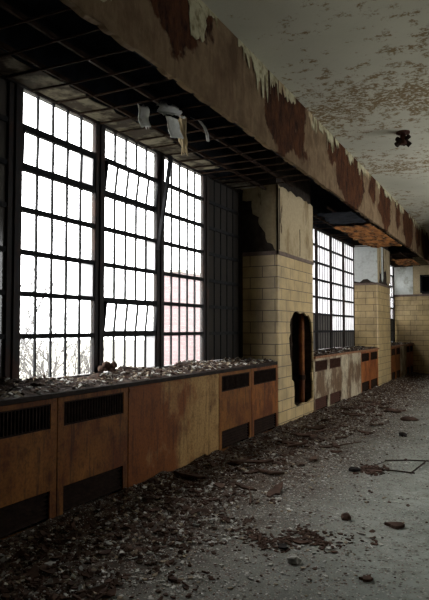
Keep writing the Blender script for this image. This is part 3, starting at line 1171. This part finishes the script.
# things that dangle from the grid
def sheet(name, cs, m, curl, label, cat, ragged=0.0):
    """hanging sheet from four corners (top-left, top-right, bottom-right, bottom-left), curled out by curl"""
    n, k = 8, 8
    c = [Vector(p) for p in cs]
    vv = []
    rr = random.Random(len(label))
    for j in range(k + 1):
        for i in range(n + 1):
            u, v_ = i / n, j / k
            p = (c[0] * (1 - u) + c[1] * u) * (1 - v_) + (c[3] * (1 - u) + c[2] * u) * v_
            p = p + Vector((curl * sin(pi * u) + curl * .5 * sin(2.5 * pi * v_), 0, 0))
            if j in (0, k):
                p.z += rr.uniform(-1, 1) * ragged
            vv.append(p)
    o = MB().add(vv, [(j * (n + 1) + i, j * (n + 1) + i + 1, (j + 1) * (n + 1) + i + 1, (j + 1) * (n + 1) + i) for j in range(k) for i in range(n)]).build(name, M[m], smooth=True)
    s = o.modifiers.new('thick', 'SOLIDIFY')
    s.thickness = .005
    return tag(o, label, cat)


sheet('hanging_sheet', [(.11, 4.57, 3.545), (.12, 4.735, 3.575), (.13, 4.75, 3.385), (.12, 4.60, 3.34)], 'white', .02,
      'crumpled white sheet hanging from the grid, set apart from the dangling panel', 'sheet', .02)
hp = sheet('dangling_panel', [(.29, 4.765, 3.48), (.32, 4.93, 3.49), (.33, 5.03, 3.33), (.30, 4.845, 3.29)], 'white', .01,
           'dangling greyish white panel tilted below the ceiling grid', 'panel', .004)
sheet('paint_scrap', [(.24, 4.68, 3.57), (.30, 4.99, 3.60), (.34, 5.01, 3.50), (.27, 4.72, 3.47)], 'white', .05,
      'curled cream scrap on the grid on top of the dangling panel', 'scrap', .03)
cs = MB()
pts = [(.33, 5.20, 3.58), (.36, 5.30, 3.575), (.38, 5.37, 3.53), (.39, 5.405, 3.47), (.39, 5.425, 3.40)]
cs.v = []
for i, p in enumerate(pts):
    w = .028 * (1 - .12 * i)
    cs.v += [Vector(p) + Vector((0, -w, -.0)), Vector(p) + Vector((.01, w, .0)), Vector(p) + Vector((.012, w, .006)), Vector(p) + Vector((-.006, -w, .006))]
for i in range(len(pts) - 1):
    for j in range(4):
        cs.f.append([i * 4 + j, i * 4 + (j + 1) % 4, i * 4 + 4 + (j + 1) % 4, i * 4 + 4 + j])
        cs.mi.append(0)
cs.f += [[0, 1, 2, 3], [16, 17, 18, 19]]
cs.mi += [0, 0]
tag(cs.build('curved_strip', M['white'], smooth=True), 'thin white strip curling down from the ceiling grid', 'strip')
rb = MB()
for i in range(9):
    x, y = .30 + rnd.uniform(-.03, .03), 5.04 + rnd.uniform(-.02, .05)
    z = 3.40 - rnd.uniform(0, .06)
    p = [(x, y, z + .16), (x, y, z)]
    for q in range(rnd.choice((2, 3, 4))):
        z -= rnd.uniform(.03, .07)
        p.append((x + rnd.uniform(-.02, .02), y + .02 * q + rnd.uniform(-.02, .02), z))
    rb.tube(p, .020, 5, 0, .006)
tag(rb.build('shredded_rag', M['plaster']), 'shredded cream rag trailing down beside the dangling panel', 'rag')

# ------------------------------------------------------------------ inside the hole of the first pier
rp = empty('riser_pipe', label='thicker rusty pipe standing inside the jagged hole', cat='pipe')
MB().tube([(-.17, 10.02, .235), (-.17, 10.02, 1.80)], .05, 12).build('pipe', M['cover_b'], rp)
MB().tube([(-.17, 10.02, .62), (-.17, 10.02, .70)], .068, 12).build('collar', M['rod'], rp)
rp2 = empty('riser_pipe.001', label='thin rusty pipe inside the jagged hole', cat='pipe')
MB().tube([(-.24, 9.62, .235), (-.23, 9.63, 1.80)], .028, 10).build('pipe', M['rod'], rp2)
MB().tube([(-.236, 9.625, 1.2), (-.236, 9.625, 1.26)], .04, 10).build('collar', M['rod'], rp2)

# ------------------------------------------------------------------ remains of the light fitting
cf = empty('ceiling_fitting', label='rusty remains of a light fitting on the ceiling', cat='light fitting')
cx, cyy = 1.70, 9.22
MB().tube([(cx, cyy, HC - .025), (cx, cyy, HC)], .10, 20).build('ceiling_plate', M['grille_red'], cf)
MB().tube([(cx, cyy, HC - .19), (cx, cyy, HC - .15), (cx, cyy, HC - .10), (cx, cyy, HC - .025)], .055, 14, 0, .04).build('boss', M['grille_red'], cf)
for w, dz, r_ in ((-.35, -.02, .035), (pi - .35, -.02, .035), (.5, -.14, .042), (pi + .5, -.14, .042), (pi / 2, -.10, .03)):
    a, b = cx + .05 * cos(w), cyy + .05 * sin(w)
    MB().tube([(cx + .02 * cos(w), cyy + .02 * sin(w), HC - .11), (a, b, HC - .11 + dz * .3), (cx + .105 * cos(w), cyy + .105 * sin(w), HC - .06 + dz)], r_ * .8, 8, 0, r_).build('lug', M['grille'], cf)

# ------------------------------------------------------------------ outside the windows
struct('ground_outside', MB().box((-60, -30, -.6), (-.9, 80, -.4)), M['earth'], 'pale overgrown yard outside the windows', 'ground')
bd = empty('brick_building', label='pinkish brick building seen faintly through the nearest window', cat='building')
MB().box((-10.2, 21.0, -.4), (-9, 36, 3.75)).build('wall', M['brick'], bd)
MB().box((-10.3, 20.9, 3.75), (-8.9, 36.2, 3.85)).build('roof', M['earth'], bd)


def shrub(name, x, y, seed, hgt, label):
    rr = random.Random(seed)
    mb = MB()

    def branch(p, d, L, r, lev):
        pts = [p]
        for i in range(4):
            d = (d + Vector((rr.uniform(-.25, .25), rr.uniform(-.25, .25), rr.uniform(-.08, .18)))).normalized()
            p = p + d * L / 4
            pts.append(p)
        mb.tube(pts, r, 4, 0, r * .65)
        if lev:
            for q in range(4):
                b = pts[rr.choice((1, 2, 3, 4))]
                branch(b, (d + Vector((rr.uniform(-.9, .9), rr.uniform(-.9, .9), rr.uniform(-.5, .5)))).normalized(), L * .62, r * .62, lev - 1)
    for k_ in range(7):
        branch(Vector((rr.uniform(-.2, .2), rr.uniform(-.3, .3), 0)), Vector((rr.uniform(-.5, .5), rr.uniform(-.7, .7), 1)).normalized(), hgt * rr.uniform(.4, .6), .026, 3)
    o = mb.build(name, M['bark'])
    o.location = (x, y, -.45)
    return tag(o, label, 'shrub', 'bare shrubs outside the nearest window')


shrub('bare_shrub', -3.0, 5.9, 1, 3.0, 'bare twiggy shrub outside, low behind the first bright light')
shrub('bare_shrub', -3.6, 7.6, 2, 2.6, 'bare twiggy shrub outside, low behind the middle bright light')
